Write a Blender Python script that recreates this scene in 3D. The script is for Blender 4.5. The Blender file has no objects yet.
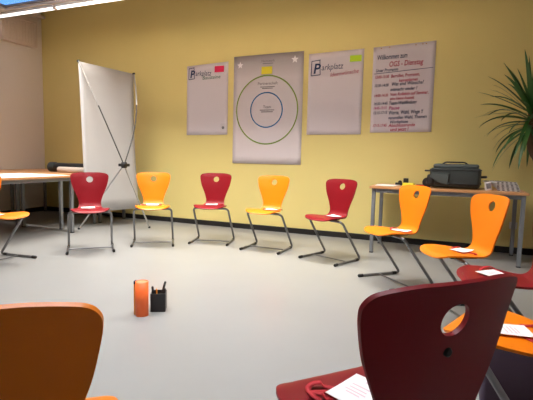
import bpy, bmesh, math, random
from mathutils import Vector, Matrix
from mathutils.geometry import delaunay_2d_cdt
R = math.radians
C = bpy.context.scene.collection
SC = bpy.context.scene
random.seed(7)

# ------------------------------------------------------------------ camera, sky, lamps, exposure
CAM = Vector((2.433, -5.795, 1.061))
YAW, PITCH, ROLL = 22.776, 5.61, 1.30
def make_camera():
    cd = bpy.data.cameras.new('camera'); cd.sensor_width = 36; cd.lens = 36*440/533
    cd.clip_start = .02
    o = bpy.data.objects.new('camera', cd); C.objects.link(o)
    p, r = R(PITCH), R(ROLL)
    fw = Vector((0, math.cos(p), -math.sin(p))); rt = Vector((1, 0, 0)); up = Vector((0, math.sin(p), math.cos(p)))
    r2 = rt*math.cos(r) + up*math.sin(r); u2 = up*math.cos(r) - rt*math.sin(r)
    m = Matrix((r2, u2, -fw)).transposed()
    m = Matrix.Rotation(R(YAW), 3, 'Z') @ m
    o.matrix_world = Matrix.Translation(CAM) @ m.to_4x4()
    SC.camera = o
make_camera()

w = bpy.data.worlds.new('sky'); SC.world = w; w.use_nodes = True
bg = w.node_tree.nodes['Background']
bg.inputs['Color'].default_value = (.16, .42, .95, 1); bg.inputs['Strength'].default_value = 1.0

LAMP_ROWS = [  # v, z, power of each lamp, colour, spread
    (-1.75, 3.035, 36, (1.0, .95, .87), 102),
    (-3.60, 3.035, 11, (1.0, .95, .86), 112),
]
ADDED_SKY = (-.6, 2.4, -4.7, -3.3)                    # unseen second skylight, added over the ring for soft overhead light
CEILING_FILL = 25                                      # upward fill added to each louvre lamp, brightens ceiling and upper walls
DAYLIGHT_FILL = 104                                    # power of the fill lamp above the added skylight
def daylight_fill():  # area lamp added above the unseen skylight, standing in for sky light
    ld = bpy.data.lights.new('daylight_fill', 'AREA'); ld.shape = 'RECTANGLE'; ld.size = ADDED_SKY[1]-ADDED_SKY[0]; ld.size_y = ADDED_SKY[3]-ADDED_SKY[2]
    ld.energy = DAYLIGHT_FILL; ld.color = (.93, .97, 1.0)
    o = bpy.data.objects.new('daylight_fill', ld); C.objects.link(o); o.location = ((ADDED_SKY[0]+ADDED_SKY[1])/2, (ADDED_SKY[2]+ADDED_SKY[3])/2, 3.28)
daylight_fill()
SC.view_settings.view_transform = 'Standard'; SC.view_settings.look = 'None'
SC.view_settings.gamma = 1; SC.view_settings.use_curve_mapping = False
SC.view_settings.exposure = 0.34

# ------------------------------------------------------------------ materials
def mat(name, col, rough=.5, metal=0., spec=.5, bump=0., bscale=200., var=0., vscale=4., emit=None, estr=0., coat=0.):
    m = bpy.data.materials.new(name); m.use_nodes = True
    nt = m.node_tree; b = nt.nodes['Principled BSDF']
    b.inputs['Base Color'].default_value = (*col, 1); b.inputs['Roughness'].default_value = rough
    b.inputs['Metallic'].default_value = metal; b.inputs['Specular IOR Level'].default_value = spec
    b.inputs['Coat Weight'].default_value = coat; b.inputs['Coat Roughness'].default_value = .12
    tc = nt.nodes.new('ShaderNodeTexCoord')
    if var:
        n = nt.nodes.new('ShaderNodeTexNoise'); n.inputs['Scale'].default_value = vscale; n.inputs['Detail'].default_value = 6
        nt.links.new(tc.outputs['Object'], n.inputs['Vector'])
        mx = nt.nodes.new('ShaderNodeMix'); mx.data_type = 'RGBA'
        mx.inputs[6].default_value = (*[c*(1-var) for c in col], 1); mx.inputs[7].default_value = (*[min(1, c*(1+var)) for c in col], 1)
        nt.links.new(n.outputs['Fac'], mx.inputs[0]); nt.links.new(mx.outputs[2], b.inputs['Base Color'])
    if bump:
        n = nt.nodes.new('ShaderNodeTexNoise'); n.inputs['Scale'].default_value = bscale; n.inputs['Detail'].default_value = 3
        nt.links.new(tc.outputs['Object'], n.inputs['Vector'])
        bp = nt.nodes.new('ShaderNodeBump'); bp.inputs['Strength'].default_value = bump; bp.inputs['Distance'].default_value = .002
        nt.links.new(n.outputs['Fac'], bp.inputs['Height']); nt.links.new(bp.outputs['Normal'], b.inputs['Normal'])
    if emit:
        b.inputs['Emission Color'].default_value = (*emit, 1); b.inputs['Emission Strength'].default_value = estr
    return m
def lin(r, g, b):
    f = lambda c: (c/255/12.92) if c/255 <= .04045 else ((c/255+.055)/1.055)**2.4
    return (f(r), f(g), f(b))
def wood(name, c1, c2, scale=3., rough=.4):
    m = mat(name, c1, rough); nt = m.node_tree; b = nt.nodes['Principled BSDF']
    tc = nt.nodes.new('ShaderNodeTexCoord'); mp = nt.nodes.new('ShaderNodeMapping'); mp.inputs['Scale'].default_value = (1, 14, 14)
    n = nt.nodes.new('ShaderNodeTexNoise'); n.inputs['Scale'].default_value = scale; n.inputs['Detail'].default_value = 5
    mx = nt.nodes.new('ShaderNodeMix'); mx.data_type = 'RGBA'; mx.inputs[6].default_value = (*c1, 1); mx.inputs[7].default_value = (*c2, 1)
    nt.links.new(tc.outputs['Object'], mp.inputs[0]); nt.links.new(mp.outputs[0], n.inputs['Vector'])
    nt.links.new(n.outputs['Fac'], mx.inputs[0]); nt.links.new(mx.outputs[2], b.inputs['Base Color'])
    return m
M = dict(
    yellow=mat('yellow_wall_paint', lin(226, 208, 134), .7, bump=.25, bscale=90, var=.03, vscale=2),
    cream=mat('pale_wall_paint', lin(228, 216, 204), .75, bump=.2, bscale=90, var=.03, vscale=2),
    brownwall=mat('brown_wall_paint', lin(122, 104, 92), .8, bump=.2, bscale=90, var=.03, vscale=2),
    ceil=mat('ceiling_paint', lin(206, 192, 178), .8, bump=.1, var=.02),
    floor=mat('grey_linoleum', lin(141, 141, 140), .30, bump=.04, bscale=30, var=.09, vscale=1.6, spec=.5),
    black_base=mat('black_baseboard', lin(28, 26, 26), .5),
    orange=mat('orange_lacquer', lin(238, 127, 4), .42, spec=.35, coat=.1, var=.02),
    red=mat('dark_red_lacquer', lin(128, 12, 24), .45, spec=.22, coat=.08, var=.03),
    steel=mat('grey_metal_tube', lin(126, 126, 128), .35, metal=.75, var=.03),
    blackp=mat('black_plastic', lin(22, 22, 24), .45),
    card=mat('white_card', lin(240, 236, 236), .6),
    print=mat('pale_print_ink', lin(226, 196, 202), .7),
    lany=mat('red_lanyard_fabric', lin(178, 22, 36), .75, bump=.3, bscale=900),
    wood=wood('beech_tabletop', lin(206, 152, 104), lin(188, 130, 84)),
    tgrey=mat('grey_table_frame', lin(126, 128, 132), .45, metal=.2),
    paper=mat('flipchart_paper', lin(216, 207, 212), .75, var=.015, vscale=3),
    posterp=mat('coated_poster_paper', lin(208, 200, 204), .45),
    blue=mat('blue_marker_ink', lin(34, 52, 92), .7), green=mat('green_marker_ink', lin(34, 104, 84), .7),
    redink=mat('red_marker_ink', lin(176, 40, 78), .7), magenta=mat('pink_marker_ink', lin(190, 70, 130), .7),
    dark=mat('dark_marker_ink', lin(46, 54, 74), .7), greyink=mat('grey_print_ink', lin(120, 116, 118), .7),
    gcirc=mat('olive_green_print', lin(128, 156, 62), .5), bcirc=mat('blue_print', lin(46, 118, 172), .5),
    star=mat('white_print', lin(232, 226, 228), .5),
    npink=mat('pink_sticky_paper', lin(236, 36, 92), .7), nyel=mat('yellow_sticky_paper', lin(240, 226, 60), .7), ngreen=mat('lime_sticky_paper', lin(190, 226, 40), .7),
    banner=mat('banner_cloth', lin(188, 186, 185), .6, var=.02, vscale=8),
    rod=mat('brushed_aluminium', lin(190, 190, 190), .3, metal=.8), darkrod=mat('dark_grey_rod', lin(70, 68, 66), .4, metal=.3),
    fabric=mat('dark_grey_suitcase_fabric', lin(48, 54, 53), .7, bump=.4, bscale=600), fabric2=mat('grey_suitcase_fabric', lin(66, 73, 72), .65, bump=.4, bscale=600),
    piping=mat('black_piping', lin(24, 24, 26), .5),
    leaf=mat('dark_green_leaf', lin(58, 100, 46), .4, var=.35, vscale=3), trunk=mat('brown_bark', lin(104, 78, 58), .85, bump=.8, bscale=60, var=.35, vscale=25),
    pot=mat('terracotta_pot', lin(160, 92, 62), .7, var=.08), soil=mat('potting_soil', lin(50, 38, 28), .9, bump=.8, bscale=80),
    tube=mat('orange_red_card', lin(255, 112, 46), .5), tan=mat('tan_cardboard', lin(176, 140, 96), .8), amber=mat('amber_card', lin(224, 140, 40), .6), navy=mat('navy_card', lin(40, 46, 84), .6),
    violet=mat('dark_violet_fabric', lin(78, 62, 78), .85, bump=.3, bscale=500),
    white=mat('white_enamel', lin(226, 222, 216), .4), vent=mat('beige_enamel', lin(218, 200, 184), .5),
    lampglow=mat('lit_lamp_cover', (.9, .9, .9), .4, emit=(1, .95, .88), estr=1.6),
    lampoff=mat('pale_lamp_louvre', (.8, .8, .8), .4),
    frame=mat('skylight_frame_paint', lin(150, 128, 112), .6),
    magz=mat('brochure_paper', lin(226, 222, 222), .5), magk=mat('brochure_black_ink', lin(30, 28, 32), .5),
    tape=mat('tape_dots', lin(190, 150, 110), .6), pale=mat('pale_roll_paper', lin(188, 174, 162), .7),
)
def glass():
    m = bpy.data.materials.new('skylight_glass'); m.use_nodes = True; b = m.node_tree.nodes['Principled BSDF']
    b.inputs['Base Color'].default_value = (.95, .98, 1, 1); b.inputs['Roughness'].default_value = .02
    b.inputs['Transmission Weight'].default_value = 1; b.inputs['IOR'].default_value = 1.02
    return m
M['glass'] = glass()
# printed poster: grey at the top fading to pale paper, part of the printed sheet
def grad_poster():
    m = mat('grey_printed_poster', (1, 1, 1), .4); nt = m.node_tree; b = nt.nodes['Principled BSDF']
    tc = nt.nodes.new('ShaderNodeTexCoord'); sx = nt.nodes.new('ShaderNodeSeparateXYZ')
    mr = nt.nodes.new('ShaderNodeMapRange'); mr.inputs[1].default_value = .25; mr.inputs[2].default_value = 1.52
    rp = nt.nodes.new('ShaderNodeValToRGB'); e = rp.color_ramp.elements
    e[0].position = 0; e[0].color = (*lin(222, 212, 214), 1); e[1].position = 1; e[1].color = (*lin(150, 143, 146), 1)
    e2 = e.new(.75); e2.color = (*lin(204, 195, 198), 1)
    nt.links.new(tc.outputs['Object'], sx.inputs[0]); nt.links.new(sx.outputs['Z'], mr.inputs[0])
    nt.links.new(mr.outputs[0], rp.inputs[0]); nt.links.new(rp.outputs[0], b.inputs['Base Color'])
    return m
M['gradposter'] = grad_poster()

# ------------------------------------------------------------------ mesh helpers
class MB:
    """collects shapes into one mesh"""
    def __init__(s): s.v = []; s.f = []; s.sm = []
    def add(s, vs, fs, smooth=False):
        o = len(s.v); s.v += [tuple(p) for p in vs]; s.f += [tuple(i+o for i in f) for f in fs]; s.sm += [smooth]*len(fs); return s
    def box(s, x0, x1, y0, y1, z0, z1, bev=0., seg=2, mtx=None):
        bm = bmesh.new(); bmesh.ops.create_cube(bm, size=1)
        for v in bm.verts:
            v.co = Vector(((x0+x1)/2+v.co.x*(x1-x0), (y0+y1)/2+v.co.y*(y1-y0), (z0+z1)/2+v.co.z*(z1-z0)))
        if bev: bmesh.ops.bevel(bm, geom=bm.edges[:], offset=bev, segments=seg, profile=.5, affect='EDGES')
        if mtx: bmesh.ops.transform(bm, matrix=mtx, verts=bm.verts)
        bm.verts.index_update()
        s.add([v.co[:] for v in bm.verts], [[v.index for v in f.verts] for f in bm.faces], bool(bev) and seg > 2); bm.free(); return s
    def tube(s, pts, r, n=12, caps=True, closed=False, rads=None):
        pts = [Vector(p) for p in pts]; k = len(pts); rings = []; nor = None
        for i, p in enumerate(pts):
            a = pts[i-1] if (i or closed) else p; b = pts[(i+1) % k] if (i < k-1 or closed) else p
            t = (b-a).normalized()
            if nor is None:
                h = Vector((0, 0, 1)) if abs(t.z) < .9 else Vector((1, 0, 0)); nor = t.cross(h).normalized()
            else: nor = (nor - t*nor.dot(t)).normalized()
            bi = t.cross(nor); rr = rads[i] if rads else r
            rings.append([p + (nor*math.cos(2*math.pi*j/n) + bi*math.sin(2*math.pi*j/n))*rr for j in range(n)])
        vs = [q for g in rings for q in g]; fs = []
        for i in range(k if closed else k-1):
            i2 = (i+1) % k
            for j in range(n): fs.append((i*n+j, i*n+(j+1) % n, i2*n+(j+1) % n, i2*n+j))
        s.add(vs, fs, True)
        if caps and not closed:
            s.add(rings[0], [tuple(range(n))[::-1]]); s.add(rings[-1], [tuple(range(n))])
        return s
    def lathe(s, prof, n=24, c=(0, 0, 0), smooth=True):
        vs = []; fs = []
        for r, z in prof:
            for j in range(n): vs.append((c[0]+r*math.cos(2*math.pi*j/n), c[1]+r*math.sin(2*math.pi*j/n), c[2]+z))
        for i in range(len(prof)-1):
            for j in range(n): fs.append((i*n+j, i*n+(j+1) % n, (i+1)*n+(j+1) % n, (i+1)*n+j))
        s.add(vs, fs, smooth)
        if prof[0][0] > 0: s.add(vs[:n], [tuple(range(n))[::-1]])
        if prof[-1][0] > 0: s.add(vs[-n:], [tuple(range(n))])
        return s
    def build(s, name, m, parent=None, loc=None, rot=None):
        me = bpy.data.meshes.new(name); me.from_pydata(s.v, [], s.f)
        me.polygons.foreach_set('use_smooth', s.sm); me.update()
        bm = bmesh.new(); bm.from_mesh(me); bmesh.ops.recalc_face_normals(bm, faces=bm.faces); bm.to_mesh(me); bm.free()
        return link(name, me, m, parent, loc, rot)
def link(name, me, m, parent=None, loc=None, rot=None):
    if m and not len(me.materials): me.materials.append(M[m] if isinstance(m, str) else m)
    o = bpy.data.objects.new(name, me); C.objects.link(o)
    if parent: o.parent = parent
    if loc: o.location = loc
    if rot: o.rotation_euler = rot
    return o
def thing(name, label, cat, loc=(0, 0, 0), rz=0., group=None, rot=None):
    o = bpy.data.objects.new(name, None); C.objects.link(o); o.empty_display_size = .1
    o.location = loc; o.rotation_euler = rot or (0, 0, rz); o['label'] = label; o['category'] = cat
    if group: o['group'] = group
    return o
def tag(o, label, cat, group=None):
    o['label'] = label; o['category'] = cat
    if group: o['group'] = group
    return o
def struct(name, mb, m):
    o = mb.build(name, m); o['kind'] = 'structure'; return o
def dup(root, loc, rz, label, group=None, swap=None):
    def cp(o, par):
        c = o.copy(); C.objects.link(c)
        if par: c.parent = par
        return c
    r = cp(root, None); r.location = loc; r.rotation_euler = (0, 0, rz); r['label'] = label
    if group: r['group'] = group
    for ch in list(root.children):
        c = cp(ch, r)
        for g in list(ch.children): cp(g, c)
    return r
def rounded(pts, rad, n=6):
    """polyline with its corners rounded"""
    pts = [Vector(p) for p in pts]; out = [pts[0]]
    for i in range(1, len(pts)-1):
        a, b, c = pts[i-1], pts[i], pts[i+1]
        r = rad[i-1] if isinstance(rad, (list, tuple)) else rad
        d1 = min(r, (a-b).length*.49); d2 = min(r, (c-b).length*.49)
        p = b+(a-b).normalized()*d1; q = b+(c-b).normalized()*d2
        for k in range(n+1):
            t = k/n; out.append(p*(1-t)**2 + b*2*t*(1-t) + q*t*t)
    out.append(pts[-1]); return out
def text_mesh(s, size, align='LEFT', shear=.15, off=.0, xs=1.):
    cu = bpy.data.curves.new('lettering', 'FONT'); cu.body = s; cu.size = size; cu.align_x = align; cu.shear = shear; cu.offset = off
    cu.resolution_u = 3; cu.space_character = 1.0
    o = bpy.data.objects.new('lettering', cu); C.objects.link(o)
    dg = bpy.context.evaluated_depsgraph_get(); dg.update()
    me = bpy.data.meshes.new_from_object(o.evaluated_get(dg))
    vs = [v.co.copy() for v in me.vertices]; fs = [tuple(p.vertices) for p in me.polygons]
    bpy.data.objects.remove(o); bpy.data.curves.remove(cu); bpy.data.meshes.remove(me)
    return [Vector((v.x*xs, v.y, 0)) for v in vs], fs
def write(mb, s, x, z, size, y=-.0032, width=None, tilt=0., **k):
    """lettering standing in the x-z plane, at x from the left, baseline z"""
    vs, fs = text_mesh(s, size, **k)
    if width and vs:
        w_ = max(v.x for v in vs)-min(v.x for v in vs); f = width/w_
        for v in vs: v.x *= f
    mb.add([(x+v.x, y, z+v.y+v.x*tilt) for v in vs], fs)

# ------------------------------------------------------------------ the room (x along the yellow wall, y away from camera, z up)
UL, UR, VB, ZC, ZH = -4.36, 4.6, -8.2, 3.15, 3.56
struct('floor', MB().box(UL-.1, UR+.1, VB-.1, .1, -.1, 0), 'floor')
struct('wall_back', MB().box(UL-.1, UR+.1, 0, .1, 0, ZH), 'yellow')
CE = -.84                                                   # from here the ceiling slopes up to the yellow wall
def prism(mb, prof, x0, x1):
    n = len(prof); mb.add([(x0, y, z) for y, z in prof]+[(x1, y, z) for y, z in prof], [tuple(range(n))[::-1], tuple(range(n, 2*n))]+[(i, (i+1) % n, n+(i+1) % n, n+i) for i in range(n)]); return mb
struct('wall_left', prism(MB(), [(VB-.1, 0), (0, 0), (0, ZH), (CE, ZC+.03), (VB-.1, ZC+.03)], UL-.1, UL), 'cream')
struct('wall_right', prism(MB(), [(VB-.1, 0), (0, 0), (0, ZH), (CE, ZC+.03), (VB-.1, ZC+.03)], UR, UR+.1), 'cream')
struct('wall_front', MB().box(UL, UR, VB-.1, VB, 0, ZC+.03), 'brownwall')  # unseen wall, brown chosen to cut bounce onto the near backrests
SKX0, SKX1, SKY0, SKY1 = -3.83, -2.4, -2.5, -1.06          # skylight opening
SKS = ((SKX0, SKX1, SKY0, SKY1), ADDED_SKY)  # the visible skylight and the added, unseen one
def ceiling_slabs():
    xs = sorted({UL, UR} | {a for q in SKS for a in q[:2]}); ys = sorted({VB, CE} | {a for q in SKS for a in q[2:]}); mb = MB()
    for x0, x1 in zip(xs, xs[1:]):
        for y0, y1 in zip(ys, ys[1:]):
            if not any(q[0]-1e-6 <= x0 and x1 <= q[1]+1e-6 and q[2]-1e-6 <= y0 and y1 <= q[3]+1e-6 for q in SKS): mb.box(x0, x1, y0, y1, ZC, ZC+.03)
    return mb
struct('ceiling', ceiling_slabs(), 'ceil')
struct('ceiling_cove', prism(MB(), [(CE, ZC), (0, ZH-.015), (0, ZH), (CE, ZC+.03)], UL, UR), 'ceil')
struct('trim_1', MB().box(UL, UL+.10, -.32, 0, 3.365, 3.40), 'ceil')
for i, q in enumerate(SKS):
    f_ = MB()
    for a in ((q[0]-.03, q[0]+.03, q[2], q[3]), (q[1]-.03, q[1]+.03, q[2], q[3]), (q[0], q[1], q[2]-.03, q[2]+.03), (q[0], q[1], q[3]-.03, q[3]+.03)):
        f_.box(a[0], a[1], a[2], a[3], ZC+.032, ZC+.06)
    sk = struct('window_%d' % (i+1), f_, 'frame')  # the second of these is the added skylight, out of view
    MB().box(*q, ZC+.034, ZC+.042).build('pane', 'glass', sk)
struct('baseboard_back', MB().box(UL, UR, -.014, -.001, 0, .075, .003, 1), 'black_base')
struct('baseboard_left', MB().box(UL+.001, UL+.014, VB, -.015, 0, .075, .003, 1), 'black_base')

# ------------------------------------------------------------------ ceiling lamps
def row_lamp(x0, x1, label):
    t = thing('ceiling_lamp', label, 'lamp', ((x0+x1)/2, -.965, 3.115), group='tube lamp row under the ceiling')
    h = (x1-x0)/2
    MB().box(-h, h, -.045, .028, .0, .045, .010, 2).build('housing', 'white', t)
    MB().tube([(-h+.02, -.01, -.004), (h-.02, -.01, -.004)], .027, 14).build('lamp_cover', 'lampglow', t)
    for sx in (-1, 1): MB().box(sx*h-(.012 if sx > 0 else -.0), sx*h+(.012 if sx < 0 else 0), -.047, .030, -.030, .048, .003, 1).build('end_cap', 'vent', t)
    for sx in (-.7, .7): MB().tube([(sx*h, -.01, .042), (sx*h, -.01, .035+ZC-3.15)], .004, 6).build('mounting_pin', 'steel', t)
row_lamp(-4.34, -2.93, 'white tube lamp high in the left corner, left of the joint in the lamp row')
row_lamp(-2.91, -1.45, 'white tube lamp right of the joint, running out of the top of the picture')
def louvre_lamp(x, y, z, power, col, spread):
    t = thing('louvre_lamp', 'white louvre lamp hanging over the ring of chairs, above the picture', 'lamp', (x, y, z), group='louvre lamps above the chair ring')
    mb = MB(); mb.box(-.75, .75, -.11, .11, .012, .06, .008, 2)
    for sy in (-1, 1): mb.box(-.75, .75, sy*.11-.004, sy*.11+.004, -.012, .03)
    mb.build('housing', 'white', t)
    for sx in (-.6, .6): MB().tube([(sx, 0, .055), (sx, 0, ZC-z)], .004, 6).build('suspension_wire', 'steel', t)
    ld = bpy.data.lights.new('lamp_light', 'AREA'); ld.shape = 'RECTANGLE'; ld.size = 1.45; ld.size_y = .18
    ld.energy = power; ld.color = col; ld.spread = R(spread)
    lo = bpy.data.objects.new('lamp_light', ld); C.objects.link(lo); lo.parent = t; lo.location = (0, 0, .008)
    ud = bpy.data.lights.new('ceiling_fill', 'AREA'); ud.shape = 'RECTANGLE'; ud.size = 1.45; ud.size_y = .18  # extra area lamp aimed up, added to raise the ambient light
    ud.energy = CEILING_FILL; ud.color = col
    uo = bpy.data.objects.new('ceiling_fill', ud); C.objects.link(uo); uo.parent = t; uo.location = (0, 0, .066); uo.rotation_euler = (math.pi, 0, 0)
for v, z, pw, col, spr in LAMP_ROWS:
    for u in (-2.1, -.4, 1.3): louvre_lamp(u, v, z, pw, col, spr)

# ventilation box high on the left wall
t = thing('ventilation_box', 'pale ribbed ventilation box high on the left wall', 'ventilation box', (UL, -.17, 2.83))
VP = [(0, 0), (-.63, 0), (-.63, .30), (-.40, .41), (0, .427)]
vb = prism(MB(), VP, 0, .075); prism(vb, [(0, .40), (-.40, .385), (-.40, .412), (0, .427)], .075, .10); vb.box(.075, .10, -.63, 0, 0, .028, .004, 1).box(.075, .10, -.03, 0, .028, .40)
vb.build('housing', 'vent', t)
rb = MB()
for i in range(10): rb.box(.0745, .092, -.083-i*.055, -.0345-i*.055, .03, .385 if i < 6 else .30, .006, 1)
rb.build('ribbed_front', 'vent', t)

# ------------------------------------------------------------------ chairs
PY = [(.247, .438), (.236, .448), (.217, .4555), (.18, .4595), (.11, .458), (.04, .454), (-.02, .450), (-.065, .450), (-.099, .456), (-.124, .474), (-.138, .505), (-.148, .56), (-.159, .62), (-.172, .69), (-.188, .76), (-.199, .805), (-.212, .843)]
def catmull(P, n=12):
    out = []
    for i in range(len(P)-1):
        p0 = P[max(i-1, 0)]; p1 = P[i]; p2 = P[i+1]; p3 = P[min(i+2, len(P)-1)]
        for k in range(n):
            t = k/n
            out.append(tuple(.5*((2*b)+(c-a)*t+(2*a-5*b+4*c-d)*t*t+(-a+3*b-3*c+d)*t**3) for a, b, c, d in zip(p0, p1, p2, p3)))
    out.append(tuple(P[-1])); return out
PROF = catmull(PY); ARC = [0.]
for a, b in zip(PROF, PROF[1:]): ARC.append(ARC[-1]+math.dist(a, b))
LT = ARC[-1]
def at_s(s):
    s = min(max(s, 0), LT)
    import bisect
    i = min(max(bisect.bisect(ARC, s)-1, 0), len(ARC)-2); t = (s-ARC[i])/(ARC[i+1]-ARC[i])
    a, b = PROF[i], PROF[i+1]; d = ((b[0]-a[0]), (b[1]-a[1])); L = math.hypot(*d)
    return a[0]+d[0]*t, a[1]+d[1]*t, d[0]/L, d[1]/L
def s_of_y(y): return next(s for s, p in zip(ARC, PROF) if p[0] <= y)
def s_of_z(z): return next(s for s, p in zip(ARC, PROF) if p[1] >= z and s > .3)
def sm01(a, b, x):
    t = min(max((x-a)/(b-a), 0), 1); return t*t*(3-2*t)
S_J = s_of_z(.505)
def shell(x, s, off=0.):
    y, z, ty, tz = at_s(s); ny, nz = -tz, ty                  # normal: up on the seat? fixed below
    if nz < 0 and s < .3: ny, nz = -ny, -nz
    ny, nz = tz, -ty                                            # seat: ty<0 -> up; back: forward
    kb = .85*sm01(S_J-.05, LT*.93, s); ks = .30*(1-sm01(.25, S_J-.03, s))
    return Vector((x, y + kb*x*x + ny*off, z + ks*x*x*(1-.9*(1-sm01(0, .08, s))) + nz*off))
def seat_z(x, y):
    s = s_of_y(max(y, -.105)); return shell(x, s).z
HALF = [(0, 0), (.06, .001), (.11, .010), (.150, .032), (.178, .072), (.192, .125), (.196, .18), (.186, .25), (.168, .31), (.146, .365), (.127, .41)]
zt = [(.118, .475), (.115, .505), (.121, .535), (.138, .585), (.160, .640), (.180, .695), (.194, .750), (.199, .785), (.197, .808), (.182, .826), (.150, .836), (.09, .842), (0, .843)]
_k = s_of_z(.475)/.462
HALF = [(x, y*_k) for x, y in HALF] + [(x, s_of_z(z) if z < .8429 else LT) for x, z in zt]
HALF = catmull(HALF, 6)
HALF = [(max(0, a), min(max(b, 0), LT)) for a, b in HALF]
def sheet(outline, holes, sp, th):
    """plate cut to an outline with holes, bent along the chair profile"""
    vs = []; ed = []
    def ring(pts):
        o = len(vs); vs.extend(Vector(p) for p in pts); ed.extend((o+i, o+(i+1) % len(pts)) for i in range(len(pts)))
    ring(outline)
    for h in holes: ring(h)
    def inside(p, poly):
        r = False; j = len(poly)-1
        for i in range(len(poly)):
            (xi, yi), (xj, yj) = poly[i], poly[j]
            if (yi > p[1]) != (yj > p[1]) and p[0] < (xj-xi)*(p[1]-yi)/(yj-yi)+xi: r = not r
            j = i
        return r
    def dist(p, poly): return min(math.hypot(p[0]-a[0], p[1]-a[1]) for a in poly)
    x0 = min(p[0] for p in outline); x1 = max(p[0] for p in outline); y0 = min(p[1] for p in outline); y1 = max(p[1] for p in outline)
    nx = round((x1-x0)/sp); ny = round((y1-y0)/sp)
    for i in range(nx+1):
        for j in range(ny+1):
            p = (x0+(x1-x0)*i/nx, y0+(y1-y0)*j/ny)
            if inside(p, outline) and not any(inside(p, h) for h in holes) and dist(p, outline) > sp*.5 and all(dist(p, h) > sp*.5 for h in holes): vs.append(Vector(p))
    V, E, F, ov, oe, of = delaunay_2d_cdt(vs, ed, [], 0, 1e-6)
    fs = []
    for f in F:
        c = sum((V[i] for i in f), Vector((0, 0)))/len(f)
        if inside(c, outline) and not any(inside(c, h) for h in holes): fs.append(tuple(f))
    mb = MB()
    mb.add([shell(v.x, v.y, 0) for v in V], fs, True)
    mb.add([shell(v.x, v.y, -th) for v in V], [f[::-1] for f in fs], True)
    for loop in [outline]+holes:
        n = len(loop); a = [shell(p[0], p[1], 0) for p in loop]; b = [shell(p[0], p[1], -th) for p in loop]
        mb.add(a+b, [(i, (i+1) % n, n+(i+1) % n, n+i) for i in range(n)], True)
    return mb
def dedupe(pts):
    out = []
    for p in pts:
        if not out or math.dist(out[-1], p) > .002: out.append(p)
    if math.dist(out[0], out[-1]) < .002: out.pop()
    return out
def xw(s):                                                      # half width where the two parts meet
    for a, b in zip(HALF, HALF[1:]):
        if a[1] <= s <= b[1] and b[1] > a[1]: return a[0]+(b[0]-a[0])*(s-a[1])/(b[1]-a[1])
XJ = xw(S_J)
lo_ = [p for p in HALF if p[1] < S_J-.001] + [(XJ, S_J)]; hi_ = [(XJ, S_J)] + [p for p in HALF if p[1] > S_J+.001]
seat_out = dedupe(lo_ + [(XJ*(1-k/6), S_J) for k in range(1, 12)] + [(-x, s) for x, s in reversed(lo_)])
back_out = dedupe(hi_ + [(-x, s) for x, s in reversed(hi_)] + [(-XJ*(1-k/6), S_J) for k in range(1, 12)])
SH = s_of_z(.763)
hole_ = [(.0355*math.cos(2*math.pi*k/32), SH+.035*math.sin(2*math.pi*k/32)) for k in range(32)]
TH = .0105
def make_chair(colour, label):
    t = thing('swing_chair', label, 'chair', group='chairs in the ring')
    sheet(seat_out, [], .014, TH).build('seat', colour, t)
    bk = sheet(back_out, [hole_], .014, TH).build('backrest', colour, t)
    p = shell(0, s_of_z(.695), -TH)
    n_ = 14; mb = MB()
    mb.tube([p+Vector((0, .002, 0)), p+Vector((0, -.004, 0)), p+Vector((0, -.0065, 0))], .009, n_, rads=[.0095, .0095, .006]); mb.build('screw_cap', 'blackp', bk)
    for s in (-1, 1):
        path = rounded([(s*.075, .092, .4305), (s*.213, .088, .4275), (s*.229, -.235, .0145), (s*.231, .195, .0145)], [.05, .045], 9)
        lg = MB().tube(path, .0122, 14).build('leg', 'steel', t)
        MB().tube([(s*.231, .165, .0148), (s*.231, .205, .0148), (s*.231, .212, .0148)], .0147, 12, rads=[.0147, .0147, .011]).build('front_glide', 'blackp', lg)
        MB().tube([(s*.2295, -.192, .0148), (s*.230, -.150, .0148)], .0147, 12).build('rear_glide', 'blackp', lg)
    MB().tube([(-.222, -.005, .017), (.222, -.005, .017)], .0065, 10).build('crossbar', 'steel', t)
    MB().box(-.085, .085, -.06, .125, .426, .438, .004, 1).build('seat_bracket', 'blackp', t)
    return t
chair_red = make_chair('red', ''); chair_orange = make_chair('orange', '')
used = set()
def chair(colour, u, v, yaw, label):
    src = chair_red if colour == 'red' else chair_orange
    if colour in used: return dup(src, (u, v, 0), R(yaw), label)
    used.add(colour); src.location = (u, v, 0); src.rotation_euler = (0, 0, R(yaw)); src['label'] = label; return src
CH = {
 'A': ('red', -1.18, -2.149, 224.8, 'dark red chair in front of the white banner, beside the left table'),
 'B': ('orange', -.804, -1.547, 214.9, 'orange chair just right of the white banner, between two dark red chairs'),
 'C': ('red', -.247, -1.118, 195.8, 'dark red chair standing below the poster with the pink sticky note'),
 'D': ('orange', .507, -1.181, 178.4, 'orange chair standing below the printed poster with two circles'),
 'E': ('red', 1.289, -1.34, 157.3, 'dark red chair below the lime-noted poster, left of the right-hand table'),
 'F': ('orange', 2.02, -1.915, 133.5, 'orange chair in front of the suitcase table, its left end'),
 'G': ('orange', 2.525, -2.60, 119.3, 'orange chair turned sideways before the suitcase table, near its right end'),
 'H': ('red', 2.745, -3.22, 101, 'dark red chair at the right edge, only its seat showing past the near backrest'),
 'I': ('orange', 2.70, -4.06, 70, 'orange chair at the lower right edge, its seat holding a white printed card'),
 'J': ('red', 2.308, -4.779, 47.8, 'large near dark red chair seen from behind, round hole in its backrest'),
 'K': ('orange', 1.675, -5.25, 36, 'large near orange chair seen from behind in the lower left corner'),
 'L': ('orange', -1.521, -2.965, 275.8, 'orange chair at the left edge, only its seat front and one leg in view'),
}
CM = {}
for k, a in CH.items():
    o = chair(*a); CM[k] = Matrix.Translation((a[1], a[2], 0)) @ Matrix.Rotation(R(a[3]), 4, 'Z')

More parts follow.
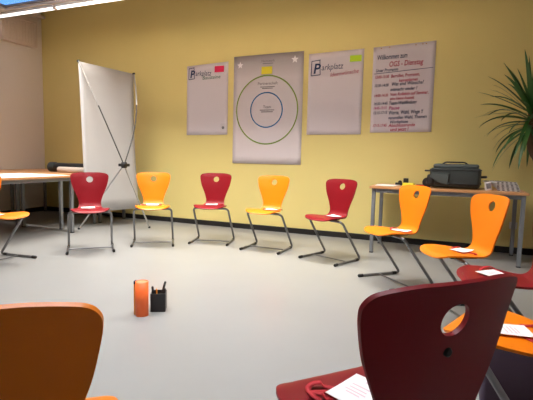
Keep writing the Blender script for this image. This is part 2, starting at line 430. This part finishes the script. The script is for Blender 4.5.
# ------------------------------------------------------------------ name badges on the seats
def badge(k, label, cx, cy, rot, loop, cw=.14, chh=.098, lift=.0):
    """white card with a red lanyard, lying on the seat of chair k"""
    t = thing('name_badge', label, 'name badge', (CH[k][1], CH[k][2], 0), R(CH[k][3]), 'name badges on the chairs')
    o0 = Vector((cx, cy, seat_z(cx, cy)+.004))
    t.matrix_world = CM[k] @ Matrix.Translation(o0)
    ca, sa = math.cos(R(rot)), math.sin(R(rot))
    def W(x, y, h): 
        X, Y = cx+ca*x-sa*y, cy+sa*x+ca*y
        return Vector((X, Y, seat_z(X, Y)+h))-o0
    def slab(x0, x1, y0, y1, h0, h1, n=6):
        mb = MB(); g = [[], []]
        for q, h in enumerate((h1, h0)):
            for i in range(n+1):
                for j in range(n+1): g[q].append(W(x0+(x1-x0)*i/n, y0+(y1-y0)*j/n, h))
        fs = [(i*(n+1)+j, (i+1)*(n+1)+j, (i+1)*(n+1)+j+1, i*(n+1)+j+1) for i in range(n) for j in range(n)]
        mb.add(g[0], fs, True); mb.add(g[1], [f[::-1] for f in fs], True)
        bd = [j for j in range(n)]+[i*(n+1)+n for i in range(n)]+[n*(n+1)+n-j for j in range(n)]+[(n-i)*(n+1) for i in range(n)]
        N = len(bd); mb.add([g[0][i] for i in bd]+[g[1][i] for i in bd], [(i, (i+1) % N, N+(i+1) % N, N+i) for i in range(N)])
        return mb
    cd = slab(-cw/2, cw/2, -chh/2, chh/2, .0085, .010).build('card', 'card', t)
    pr = MB()
    for i, (ww, px) in enumerate(((.055, .018), (.05, .002), (.06, -.012), (.04, -.024))):
        m_ = slab(px, px+.004, -ww/2, ww/2, .0102, .0106, 3); pr.add(m_.v, m_.f)
    m_ = slab(.045, .051, -.004, .004, .0102, .0106, 2); pr.add(m_.v, m_.f)
    pr.build('printed_lines', 'print', cd)
    # lanyard: a closed flat ribbon
    pts = catmull([loop[-1]]+list(loop)+[loop[0], loop[1]], 8)[8:-8]
    mb = MB(); n = len(pts); wd = .008; hs = [.004+(.011*(.5+.5*math.sin(i*.37)) if math.hypot(*p) > .092 else 0) for i, p in enumerate(pts)]
    vs = []
    for i, p in enumerate(pts):
        a = pts[i-1]; b = pts[(i+1) % n]; d = (b[0]-a[0], b[1]-a[1]); L = math.hypot(*d) or 1
        nx, ny = -d[1]/L*wd, d[0]/L*wd
        for sx, hh in ((1, .0018), (1, 0), (-1, 0), (-1, .0018)):
            X = cx+p[0]+nx*sx; Y = cy+p[1]+ny*sx
            vs.append(Vector((X, Y, seat_z(X, Y)+hs[i]-.0022+hh))-o0)
    fs = []
    for i in range(n):
        j = (i+1) % n
        for q in range(4): fs.append((i*4+q, i*4+(q+1) % 4, j*4+(q+1) % 4, j*4+q))
    mb.add(vs, fs, True); mb.build('lanyard', 'lany', t)
LO1 = [(-.02, .02), (.06, .05), (.11, .02), (.13, -.03), (.08, -.045), (.02, -.04), (-.05, -.045), (-.10, -.03), (-.09, .015), (-.05, .035)]
LO2 = [(.02, .02), (-.05, .045), (-.10, .03), (-.13, -.01), (-.10, -.04), (-.03, -.035), (.03, -.045), (.09, -.03), (.085, .02)]
badge('A', 'white card with red lanyard on the dark red chair before the white banner', .02, -0.047, 5, LO2)
badge('B', 'white card with red lanyard on the orange chair just right of the white banner', .01, -0.052, -4, LO1)
badge('C', 'white card with red lanyard on the dark red chair below the pink-noted poster', .02, -0.042, 8, LO2)
badge('D', 'white card with red lanyard on the orange chair below the printed poster', -.03, -.040, -8, LO2)
badge('E', 'white card with red lanyard on the dark red chair left of the right-hand table', -.01, -0.042, -10, LO2)
badge('F', 'white card with red lanyard on the orange chair before the suitcase table, left end', -.02, -0.032, 20, LO1)
badge('G', 'white card with red lanyard on the sideways orange chair before the suitcase table', .03, -.014, -60, LO2)
badge('H', 'white card with red lanyard on the mostly hidden dark red chair at the right edge', .05, .075, -55, [(.02, .02), (.05, .045), (.10, .02), (.11, -.03), (.08, -.06), (.02, -.05), (-.05, -.06), (-.10, -.04), (-.09, .015), (-.05, .035)])
badge('I', 'white printed card with red lanyard on the orange seat at the right edge', .0, .045, 128, [(.03, .00), (.08, -.01), (.12, -.05), (.14, -.10), (.11, -.12), (.08, -.09), (.03, -.08), (.00, -.115), (-.03, -.10), (-.01, -.05)])
badge('J', 'white card with red lanyard on the near dark red chair, half behind its backrest', .01, .10, 20, [(-.08, .00), (-.115, .03), (-.105, .065), (-.06, .055), (-.03, .01), (-.05, -.04), (-.10, -.03), (-.125, .02), (-.075, .035), (-.02, -.02)])
badge('L', 'red lanyard with card on the orange chair at the left edge', .06, .06, 30, [(.0, .02), (.05, .05), (.09, .06), (.11, .03), (.07, .0), (.02, -.03), (-.05, -.02), (-.04, .03)])

# ------------------------------------------------------------------ tables
def table(x0, x1, y0, y1, h, label, extra_bar=True):
    cx, cy = (x0+x1)/2, (y0+y1)/2; a, b = (x1-x0)/2, (y1-y0)/2
    t = thing('work_table', label, 'table', (cx, cy, 0))
    MB().box(-a, a, -b, b, h-.026, h, .003, 2).build('tabletop', 'wood', t)
    fr = MB()
    for s in (-1, 1):
        fr.box(-a+.03, a-.03, s*(b-.045)-.0125, s*(b-.045)+.0125, h-.071, h-.026, .003, 1)
        fr.box(s*(a-.045)-.0125, s*(a-.045)+.0125, -b+.03, b-.03, h-.071, h-.026, .003, 1)
    fr.build('underframe', 'tgrey', t)
    for sx in (-1, 1):
        for sy in (-1, 1):
            X, Y = sx*(a-.045), sy*(b-.045)
            lg = MB().box(X-.02, X+.02, Y-.02, Y+.02, .012, h-.026, .004, 2).build('leg', 'tgrey', t)
            MB().box(X-.021, X+.021, Y-.021, Y+.021, 0, .013, .003, 1).build('foot_cap', 'blackp', lg)
    return t
TZ = .76
table(1.585, 3.15, -.80, -.10, TZ, 'beech-topped table with grey legs by the yellow wall, suitcase lying on it')
table(-3.12, -2.12, -2.85, -1.43, TZ, 'beech-topped table at the left edge, white sheet on it')
table(-4.31, -3.14, -2.85, -1.43, TZ, 'beech-topped table against the left wall, behind the white-sheeted table')
table(-4.31, -2.45, -1.395, -.69, TZ, 'beech-topped table before the far left corner, a black roll lying on it')
table(-4.31, -2.45, -.67, -.05, TZ, 'beech-topped table in the far left corner against the yellow wall')

# ------------------------------------------------------------------ wall posters
def poster(x0, x1, z0, z1, label, m='paper', tl=0., name='flipchart_sheet'):
    t = thing(name, label, 'poster', (x0, -.004, z0))
    w_, h_ = x1-x0, z1-z0; n = 14; mb = MB(); vs = []
    for q in (-1, 1):
        for i in range(n+1):
            for j in range(n+1):
                X = w_*i/n; Z = h_*j/n
                bow = .006*(1-j/n)**2*(.6+.4*math.cos(3*i/n+x0))
                vs.append((X, q*.0008 - bow, Z + tl*(i/n-.5)*(1 if j > n/2 else .3)))
    N = (n+1)**2
    f1 = [(i*(n+1)+j, (i+1)*(n+1)+j, (i+1)*(n+1)+j+1, i*(n+1)+j+1) for i in range(n) for j in range(n)]
    fs = f1 + [tuple(k+N for k in f[::-1]) for f in f1]
    bd = [j for j in range(n)]+[i*(n+1)+n for i in range(n)]+[n*(n+1)+n-j for j in range(n)]+[(n-i)*(n+1) for i in range(n)]
    fs += [(bd[i], bd[(i+1) % len(bd)], bd[(i+1) % len(bd)]+N, bd[i]+N) for i in range(len(bd))]
    mb.add(vs, fs, True); mb.build('paper_sheet', m, t)
    return t, w_, h_
YW = -.0095
def bar(mb, xa, za, xb, zb, th):
    d = Vector((xb-xa, 0, zb-za)).normalized(); n = Vector((-d.z, 0, d.x))*th/2
    a = Vector((xa, YW, za)); b = Vector((xb, YW, zb)); mb.add([a-n, b-n, b+n, a+n], [(0, 1, 2, 3)])
def boxed_p(mb, x, z, w_, h_):
    for a in ((x, z, x+w_, z+.01), (x+w_, z+.01, x+w_-.01, z+h_+.012), (x+w_, z+h_+.012, x+.005, z+h_), (x+.005, z+h_, x, z)): bar(mb, *a, .010)
    write(mb, 'P', x+w_*.2, z+h_*.16, h_*.95, y=YW, off=.004)
# first sheet
t, w_, h_ = poster(-1.345, -.645, 1.368, 2.405, 'white flipchart sheet furthest left, with blue and green writing and a pink note', tl=.03)
mb = MB(); boxed_p(mb, .035, h_-.215, .10, .16); write(mb, 'arkplatz', .15, h_-.165, .105, y=YW, width=.27, tilt=-.02); mb.build('blue_writing', 'blue', t)
mb = MB(); write(mb, 'Bausteine', .27, h_-.225, .075, y=YW, width=.30, tilt=.03); mb.build('green_writing', 'green', t)
sq = MB().box(.585, .675, YW, YW+.002, .045, .165).build('corner_mark', 'posterp', t)
MB().tube([(.63, YW-.0006, .105), (.63, YW-.0002, .105)], .022, 14).build('emblem', 'greyink', sq)
# printed poster
t, w_, h_ = poster(-.553, .5, .96, 2.484, 'tall grey printed poster with a green and a blue circle', 'gradposter', name='printed_poster', tl=.012)
def ringm(cx, cz, r, th, y=YW, sx=1.):
    mb = MB(); n = 72; vs = []
    for k in range(n):
        a = 2*math.pi*k/n
        for q in (r-th/2, r+th/2): vs.append((cx+sx*q*math.cos(a), y, cz+q*math.sin(a)))
    mb.add(vs, [(2*k, 2*k+1, (2*k+3) % (2*n), (2*k+2) % (2*n)) for k in range(n)]); return mb
X0, Z0 = -.553, .96
ringm(-.03-X0, 1.716-Z0, .475, .018, sx=.98).build('green_circle', 'gcirc', t)
ringm(-.03-X0, 1.716-Z0, .241, .016, sx=1.0).build('blue_circle', 'bcirc', t)
mb = MB()
for s, z, sz, ww in (('Netzwerk', 2.375, .05, .20), ('Partnerschaft', 2.065, .055, .30), ('Team', 1.74, .055, .12)):
    write(mb, s, -.02-X0-ww/2, z-Z0, sz, y=YW, width=ww, shear=0)
for z, ww in ((2.355, .16), (2.035, .22), (2.015, .16), (1.715, .22), (1.69, .18)):
    bar(mb, -.02-X0-ww/2, z-Z0, -.02-X0+ww/2, z-Z0, .009)
mb.build('printed_words', 'greyink', t)
for sx, sz, r_ in ((.105, 1.39, .05), (.93, 1.425, .055)):
    vs = []
    for k in range(10):
        a = math.pi/2+k*math.pi/5; q = r_ if k % 2 == 0 else r_*.45; vs.append((sx+q*math.cos(a), YW, sz+q*math.sin(a)))
    MB().add(vs+[(sx, YW, sz)], [(k, (k+1) % 10, 10) for k in range(10)]).build('star_emblem', 'star', t)
# third sheet
t, w_, h_ = poster(.573, 1.307, 1.376, 2.452, 'white flipchart sheet with a boxed letter P, red writing and a lime note', tl=.02)
mb = MB(); boxed_p(mb, .04, h_-.30, .125, .19); write(mb, 'arkplatz', .18, h_-.235, .11, y=YW, width=.29, tilt=.04); mb.build('blue_writing', 'blue', t)
mb = MB(); write(mb, 'Ideenwünsche', .30, h_-.325, .075, y=YW, width=.37, tilt=.10); mb.build('red_writing', 'redink', t)
# fourth sheet
t, w_, h_ = poster(1.425, 2.165, 1.405, 2.48, 'white flipchart sheet furthest right, covered in a handwritten timetable', tl=.03)
L = dict(blue=MB(), redink=MB(), magenta=MB())
def row(c, s, x, z, sz, ww): write(L[c], s, x, h_-z, sz, y=YW, width=ww, tilt=.035, off=.001)
row('blue', 'Willkommen zum', .05, .175, .085, .36)
row('redink', 'OGS - Dienstag', .20, .265, .09, .40)
row('blue', 'Unser Programm', .04, .325, .055, .27); bar(L['blue'], .02, h_-.345, .72, h_-.30, .006)
row('redink', '13:00-13:30', .03, .405, .05, .17); row('redink', 'Begrüßen, Programm,', .23, .40, .055, .34); row('redink', 'kennenlernen', .33, .455, .055, .22)
row('blue', '13:30-14:00', .03, .51, .05, .17); row('blue', 'Was sind Wünsche?', .24, .50, .06, .38); row('blue', 'mitmacht wieder ?', .23, .565, .055, .32)
row('redink', '14:00-14:30', .03, .635, .05, .17); row('redink', 'Vom Kollektiv auf Seminar,', .23, .625, .055, .45); row('redink', 'eine kleine Auszeit', .23, .675, .05, .29)
row('blue', '14:30-14:45', .03, .735, .05, .17); row('blue', 'Team-Wahlfindung', .22, .735, .06, .33)
row('magenta', '14:45-15:15', .03, .79, .05, .16); row('magenta', 'Pause', .22, .795, .06, .13)
row('blue', '15:15-17:15', .03, .85, .05, .17); row('blue', 'Werte, Wahl, Wege !!', .22, .855, .065, .41); row('blue', 'generellen Wahl, Themen', .22, .915, .055, .46); row('blue', 'Workphase', .24, .965, .05, .22)
row('redink', '17:15-17:45', .03, 1.01, .05, .17); row('redink', 'Abschlussrunde', .23, 1.01, .055, .32); row('redink', 'und jetzt !', .25, 1.06, .055, .22)
for k, m_ in (('blue', 'blue_writing'), ('redink', 'red_writing'), ('magenta', 'pink_writing')): L[k].build(m_, k, t)
for i, (x, z) in enumerate(((.09, 1.04), (.19, 1.05), (.50, 1.055), (.58, 1.06), (.62, 1.06))): MB().box(x, x+.016, YW, YW+.002, z-.006, z+.006).build('tape_dot', 'tape', t)
def note(x0, x1, z0, z1, m, label):
    o = MB().box(-(x1-x0)/2, (x1-x0)/2, -.0008, .0008, -(z1-z0)/2, (z1-z0)/2).build('sticky_note', m, None, ((x0+x1)/2, YW-.0065, (z0+z1)/2), (R(-3), 0, 0)); tag(o, label, 'sticky note')
note(-.865, -.71, 2.275, 2.365, 'npink', 'pink sticky note on the leftmost flipchart sheet')
note(-.114, .047, 2.209, 2.313, 'nyel', 'yellow sticky note at the top of the printed poster')
note(1.13, 1.28, 2.305, 2.385, 'ngreen', 'lime green sticky note on the flipchart sheet with the boxed P')

# ------------------------------------------------------------------ white banner on its X-shaped stand, seen from behind
TL, TR, BL, BR = Vector((-2.35, -1.14, 2.30)), Vector((-1.985, -.45, 2.232)), Vector((-2.275, -1.14, .22)), Vector((-1.90, -.45, .247))
t = thing('banner_stand', 'white banner on a crossed-rod stand in front of the yellow wall, seen from behind', 'banner', (-2.1, -.85, 0))
B0 = Vector((-2.1, -.85, 0)); nrm = (TR-TL).cross(BL-TL).normalized()
if nrm.dot(CAM-TL) < 0: nrm = -nrm
mb = MB(); n = 12; g = []
for q in (0, 1):
    for i in range(n+1):
        for j in range(n+1):
            a, b = i/n, j/n; p = (TL*(1-a)+TR*a)*(1-b)+(BL*(1-a)+BR*a)*b
            sag = -.025*math.sin(math.pi*b)*1.0
            # the long edges pull in a little between the corner eyelets
            p = p + ((TR-TL).normalized()*(.5-a)*.03*math.sin(math.pi*b)) + nrm*(sag-.001*q)
            g.append(p-B0)
N = (n+1)**2; f1 = [(i*(n+1)+j, (i+1)*(n+1)+j, (i+1)*(n+1)+j+1, i*(n+1)+j+1) for i in range(n) for j in range(n)]
bd = [j for j in range(n)]+[i*(n+1)+n for i in range(n)]+[n*(n+1)+n-j for j in range(n)]+[(n-i)*(n+1) for i in range(n)]
mb.add(g, f1+[tuple(k+N for k in f[::-1]) for f in f1]+[(bd[i], bd[(i+1) % len(bd)], bd[(i+1) % len(bd)]+N, bd[i]+N) for i in range(len(bd))], True)
mb.build('banner_sheet', 'banner', t)
HUB = Vector((-1.70, -1.0, .905))
hb = MB().lathe([(0, -.04), (.035, -.04), (.042, -.02), (.042, .02), (.035, .04), (0, .04)], 14, (HUB-B0)); hb.box(*[q for i in range(2) for q in ((HUB-B0)[i]-.055, (HUB-B0)[i]+.055)], (HUB-B0).z-.02, (HUB-B0).z+.02, .008, 2); hb.build('hub', 'blackp', t)
def curve_rod(a, b, bow, n=14): return [a*(1-k/n)+b*(k/n)+bow*math.sin(math.pi*k/n) for k in range(n+1)]
def rod(name, a, b, bow, split, r):
    pts = [p-B0 for p in curve_rod(a, b, bow)]; k = int(len(pts)*split)
    up = MB().tube(pts[:k+1], r, 8).build(name, 'darkrod', t)
    if k < len(pts)-1: MB().tube(pts[k:], r*1.25, 8).build('rod_end', 'rod', up)
out = nrm*.05
rod('upper_rod', HUB, TL+nrm*.012, out*.3, .58, .0085); rod('upper_rod', HUB, TR+nrm*.012, Vector((.08, .05, 0)), .62, .0085)
def leg(a, b):
    o = MB().tube([a-B0, b-B0+Vector((0, 0, .012))], .011, 10).build('leg', 'rod', t)
    MB().lathe([(.012, 0), (.016, .004), (.016, .02), (.012, .026)], 12, b-B0).build('foot_cap', 'blackp', o)
leg(HUB, Vector((-2.29, -1.24, 0))); leg(HUB, Vector((-1.545, -.66, 0))); 
for p in (TL, TR, BL, BR): MB().tube([p-B0-nrm*.006, p-B0+nrm*.022], .017, 12).build('corner_clip', 'blackp', t)

# ------------------------------------------------------------------ things on the left tables
o = MB().box(-.44, .44, -.62, .62, 0, .0015).build('paper_sheet', 'card', None, (-2.60, -2.12, TZ+.0005)); tag(o, 'large white sheet spread on the left-edge table', 'paper')
t = thing('black_roll', 'thick black roll lying on the far left table beside the banner', 'roll', (-2.83, -.80, TZ+.073))
MB().tube([(-.43, 0, 0), (.44, 0, 0)], .066, 24).build('roll_body', 'blackp', t)
MB().tube([(-.475, 0, 0), (-.465, 0, 0), (-.36, 0, 0), (-.35, 0, 0)], .073, 24, rads=[.062, .073, .073, .066]).build('end_sleeve', 'fabric', t)
t = thing('paper_roll', 'pale paper roll lying in front of the black roll', 'roll', (-2.70, -.93, TZ+.043))
MB().lathe([(.043, -.28), (.043, .33), (.030, .33), (.030, -.28), (.043, -.28)], 24).build('roll_paper', 'pale', t); t.children[0].rotation_euler = (0, R(90), 0)

# ------------------------------------------------------------------ things on the right table
t = thing('suitcase', 'dark grey soft trolley suitcase lying flat on the right-hand table', 'suitcase', (2.46, -.44, TZ), R(-4))
MB().box(-.245, .265, -.19, .19, .012, .225, .035, 4).build('shell', 'fabric', t)
MB().box(-.215, .24, -.165, .165, .215, .268, .024, 4).build('front_pocket', 'fabric2', t)
pts = [(-.05, -.196, .04), (-.04, -.196, .165), (-.22, -.196, .175), (-.24, -.196, .12), (-.12, -.196, .05)]
sp_ = MB(); fr_ = [Vector(p) for p in pts]; bk_ = [Vector((p[0], -.17, p[2])) for p in pts]; k = len(pts)
fr2 = [Vector((p[0]*.94-.008, -.222, .105+(p[2]-.105)*.86)) for p in pts]
sp_.add(bk_+fr_+fr2, [(q*k+i, q*k+(i+1) % k, (q+1)*k+(i+1) % k, (q+1)*k+i) for q in range(2) for i in range(k)]+[tuple(2*k+i for i in range(k))]); sp_.build('side_pocket', 'fabric2', t)
def loopbox(x0, x1, y0, y1, z, r): return rounded([(0, y0, z), (x0, y0, z), (x0, y1, z), (x1, y1, z), (x1, y0, z), (0, y0, z)], .035, 5)[:-1]
for z_ in (.055, .205): MB().tube(loopbox(-.247, .267, -.192, .192, z_, 0), .0055, 8, closed=True).build('piping', 'piping', t)
MB().tube(rounded([(.262, -.09, .13), (.315, -.085, .135), (.315, .085, .135), (.262, .09, .13)], .025, 5), .011, 10).build('carry_handle', 'piping', t)
MB().tube(rounded([(-.13, -.06, .262), (-.10, -.06, .287), (.10, -.06, .287), (.13, -.06, .262)], .025, 5), .009, 10).build('top_handle', 'piping', t)
for sy in (-1, 1):
    wh = MB().tube([(-.262, sy*.165-.018, .058), (-.262, sy*.165+.018, .058)], .056, 22).build('wheel', 'blackp', t)
    MB().tube([(-.262, sy*.165-.021, .058), (-.262, sy*.165+.021, .058)], .02, 14).build('wheel_hub', 'darkrod', wh)
    MB().box(-.27, -.19, sy*.165-.034, sy*.165+.034, .03, .15, .02, 3).build('wheel_housing', 'piping', t)
MB().box(-.31, -.235, -.10, -.05, .178, .196, .006, 2).build('strap_buckle', 'piping', t)
# brochures, fanned
bx = dict(magz=None)
for i in range(7):
    lab = ['lowest black and white brochure of the fan right of the suitcase', 'second lowest brochure of the fan right of the suitcase', 'third brochure from below in the fan right of the suitcase', 'middle brochure of the fan right of the suitcase', 'third brochure from the top of the fan right of the suitcase', 'second brochure from the top of the fan right of the suitcase', 'topmost striped brochure of the fan right of the suitcase'][i]
    t = thing('brochure', lab, 'brochure', (3.0-i*.016, -.46+(i % 2)*.012, TZ+.0005+i*.0135), R(-6+i*5), 'fanned brochures')
    MB().box(-.105, .105, -.15, .15, 0, .013, .002, 1).build('pages', 'magz', t)
    st = MB()
    for q in range(4): st.box(-.10, .10, -.14+q*.075, -.095+q*.075, .0128, .0134)
    [st.box(q, q+.022, -.1506, -.13, .003, .010) for q in (-.104, -.06, -.015, .03, .075)]
    st.build('cover_print', 'magk', t)
t = thing('white_card_box', 'small white upright box between the suitcase and the fanned brochures', 'box', (2.795, -.64, TZ), R(8))
MB().box(-.028, .028, -.03, .03, 0, .085, .003, 1, Matrix.Rotation(R(-10), 4, 'Y')@Matrix.Translation((0, 0, .005))).build('carton', 'card', t)
MB().box(-.022, .022, -.0315, -.030, .018, .075, 0, 1, Matrix.Rotation(R(-10), 4, 'Y')@Matrix.Translation((0, 0, .005))).build('label_panel', 'greyink', t)
for i, (dx, dy, rz, lab) in enumerate(((1.72, -.52, 4, 'lower sheet of white paper at the left end of the right-hand table'), (1.75, -.55, -9, 'upper sheet of white paper at the left end of the right-hand table'))):
    o = MB().box(-.105, .105, -.148, .148, 0, .003).build('paper_sheet', 'card', None, (dx, dy, TZ+.0004+i*.0034), (0, 0, R(rz))); tag(o, lab, 'paper', 'loose papers on the right table')
t = thing('tape_dispenser', 'small black desk dispenser behind the yellow notepad on the right-hand table', 'dispenser', (1.90, -.33, TZ), R(6))
MB().box(-.09, .06, -.03, .03, 0, .03, .006, 2).build('base', 'blackp', t); MB().box(.0, .06, -.026, .026, .028, .085, .008, 2).build('upright', 'blackp', t)
MB().tube([(-.035, -.02, .035), (-.035, .02, .035)], .022, 16).build('tape_reel', 'piping', t)
t = thing('notepad', 'bright yellow notepad lying left of the suitcase on the right-hand table', 'notepad', (1.98, -.52, TZ), R(-6))
MB().box(-.06, .06, -.05, .05, 0, .038, .002, 1).build('note_block', 'nyel', t); MB().box(-.061, .061, -.051, .051, 0, .004).build('backing_board', 'tan', t)
t = thing('pencil_case', 'small dark red case beside the suitcase wheels', 'case', (2.105, -.61, TZ), R(25))
MB().box(-.045, .045, -.025, .025, 0, .03, .011, 3).build('pouch', 'lany', t); MB().tube([(-.035, 0, .0305), (.035, 0, .0305)], .0022, 6).build('zip', 'piping', t)

# ------------------------------------------------------------------ yucca beside the right table
t = thing('yucca_plant', 'tall yucca with long pointed green leaves at the right edge', 'plant', (3.435, -.42, 0))
MB().lathe([(.0, .0), (.125, 0), (.165, .26), (.172, .28), (.172, .31), (.152, .31), (.148, .27), (0, .27)], 28).build('pot', 'pot', t)
MB().lathe([(0, .272), (.147, .272), (.147, .285), (0, .29)], 24).build('soil', 'soil', t)
tp = [Vector((.03, 0, .27)), Vector((.0, 0, .6)), Vector((-.12, -.01, .95)), Vector((-.27, -.03, 1.25)), Vector((-.28, -.03, 1.62))]
TPP = [Vector(p) for p in catmull([tuple(p) for p in tp], 12)]
MB().tube(TPP, .04, 14, rads=[.042-.012*i/len(TPP)+.0035*math.sin(i*2.2) for i in range(len(TPP))]).build('trunk', 'trunk', t)
fol = MB(); rnd = random.Random(11)
def leafm(base, d, L, wd, droop, roll):
    n = 10; up = Vector((0, 0, 1)); side = d.cross(up).normalized()
    if side.length < .1: side = Vector((1, 0, 0))
    vs = []; p = Vector(base); dd = Vector(d)
    for i in range(n+1):
        s = i/n; ww = wd*(min(1, .45+2.2*s)*(1-s)**.62 if s < 1 else 0)+.0006
        nn = side.cross(dd).normalized(); sd = (side*math.cos(roll)+nn*math.sin(roll))
        vs += [p-sd*ww, p+nn*ww*-.22, p+sd*ww]
        p = p+dd*(L/n); dd = (dd+Vector((0, 0, -droop*(.3+s)/n))).normalized()
    fs = []
    for i in range(n):
        for q in range(2): fs.append((i*3+q, i*3+q+1, i*3+q+4, i*3+q+3))
    fol.add(vs, fs, True)
top = tp[-1]
for i in range(66):
    s = i/65; az = i*2.39996; el = R(82-118*s+rnd.uniform(-8, 8))
    d = Vector((math.cos(az)*math.cos(el), math.sin(az)*math.cos(el), math.sin(el)))
    if d.y > .25: d.y *= .3; d.normalize()
    L_ = rnd.uniform(.40, .60)
    base = Vector((top.x, top.y, top.z+.06-.30*s)) + Vector((d.x, d.y, 0))*.02
    end_y = base.y - .42 + d.y*L_
    if base.y-.42+d.y*L_ > -.03: d.y = 0; d.normalize()
    leafm(base, d, L_, rnd.uniform(.024, .034), .35+2.3*s*rnd.uniform(.6, 1.3), rnd.uniform(-.5, .5))
for L_, d, dr in ((.62, (-.38, -.25, .72), .5), (.66, (-.05, -.3, .95), .2), (.60, (-.75, -.2, .42), .5), (.58, (-.8, -.25, .05), .6), (.62, (-.25, -.55, -.5), 1.0)):
    leafm(top+Vector((0, 0, -.05)), Vector(d).normalized(), L_, .024, dr, 0)
fo = fol.build('foliage', 'leaf', t)

# ------------------------------------------------------------------ middle of the ring
t = thing('card_tube', 'orange-red upright tube standing on the floor in the middle of the ring', 'tube', (.596, -3.504, 0), R(22.8))
MB().lathe([(.0, .0), (.042, 0), (.0425, .228), (.039, .228), (.0385, .219), (0, .219)], 32).build('tube_body', 'tube', t)
MB().lathe([(.0, .2195), (.038, .2195), (.038, .224), (.012, .2255), (0, .2255)], 24).build('tan_top', 'tan', t)
st = MB().box(-.0535, -.0435, -.002, .03, .0, .208, .001, 1).build('amber_strip', 'amber', t)
MB().box(-.054, -.043, -.0025, .0305, .208, .228, .001, 1).build('navy_tip', 'navy', st)
t = thing('pen_holder', 'black square pen holder with pens beside the orange tube', 'pen holder', (.630, -3.370, 0), R(30))
a_ = .047; ph = MB()
ph.box(-a_, a_, -a_, a_, 0, .006)
for s in (-1, 1): ph.box(s*a_-.003, s*a_+.003, -a_, a_, 0, .125, .001, 1); ph.box(-a_, a_, s*a_-.003, s*a_+.003, 0, .125, .001, 1)
ph.build('box', 'blackp', t)
for i, (x, y, dx, dy, L_, m_, lab) in enumerate(((.008, .0, .03, .012, .185, 'blackp', 'tall tilted black marker in the pen holder'), (.03, -.02, .012, -.012, .152, 'blackp', 'black marker at the right of the pen holder'), (-.032, .015, -.008, -.012, .155, 'blackp', 'black marker at the left of the pen holder'), (-.006, -.02, -.006, .01, .142, 'tan', 'tan pencil in the middle of the pen holder'), (.02, .025, .008, .01, .148, 'darkrod', 'dark grey pen at the back of the pen holder'))):
    base = Vector((.630, -3.370, 0)) + Matrix.Rotation(R(30), 3, 'Z') @ Vector((x-dx*.4, y-dy*.4, .008)); d = Matrix.Rotation(R(30), 3, 'Z') @ Vector((dx*1.6, dy*1.6, L_))
    p_ = thing('marker_pen' if m_ != 'tan' else 'pencil', lab, 'pen', base, group='pens in the pen holder')
    r_ = .0075 if m_ == 'blackp' else .0045
    MB().tube([(0, 0, 0), d*.72], r_, 10).build('barrel', m_, p_)
    MB().tube([d*.72, d*.74, d*.98, d], r_, 10, rads=[r_, r_*1.12, r_*1.05, r_*.7]).build('cap', 'piping' if m_ != 'tan' else 'amber', p_)

# dark bag under the near right-hand chair
t = thing('cloth_bag', 'dark violet bag on the floor behind the right-edge orange chair', 'bag', (2.775, -3.70, 0), 0)
MB().box(-.175, .16, -.06, .06, 0, .31, .025, 3).build('bag_body', 'violet', t)
for sy in (-1, 1): MB().tube(rounded([(-.07, sy*.04, .30), (-.06, sy*.04, .37), (.07, sy*.04, .37), (.08, sy*.04, .30)], .03, 5), .006, 8).build('bag_handle', 'violet', t)

# wall socket below the right table
t = thing('wall_socket', 'pale wall socket low on the yellow wall below the right-hand table', 'socket', (3.12, -.001, .33))
MB().box(-.04, .04, -.012, 0, -.04, .04, .004, 2).build('cover_plate', 'white', t)
MB().tube([(0, -.0135, 0), (0, -.011, 0)], .02, 18).build('socket_well', 'blackp', t)
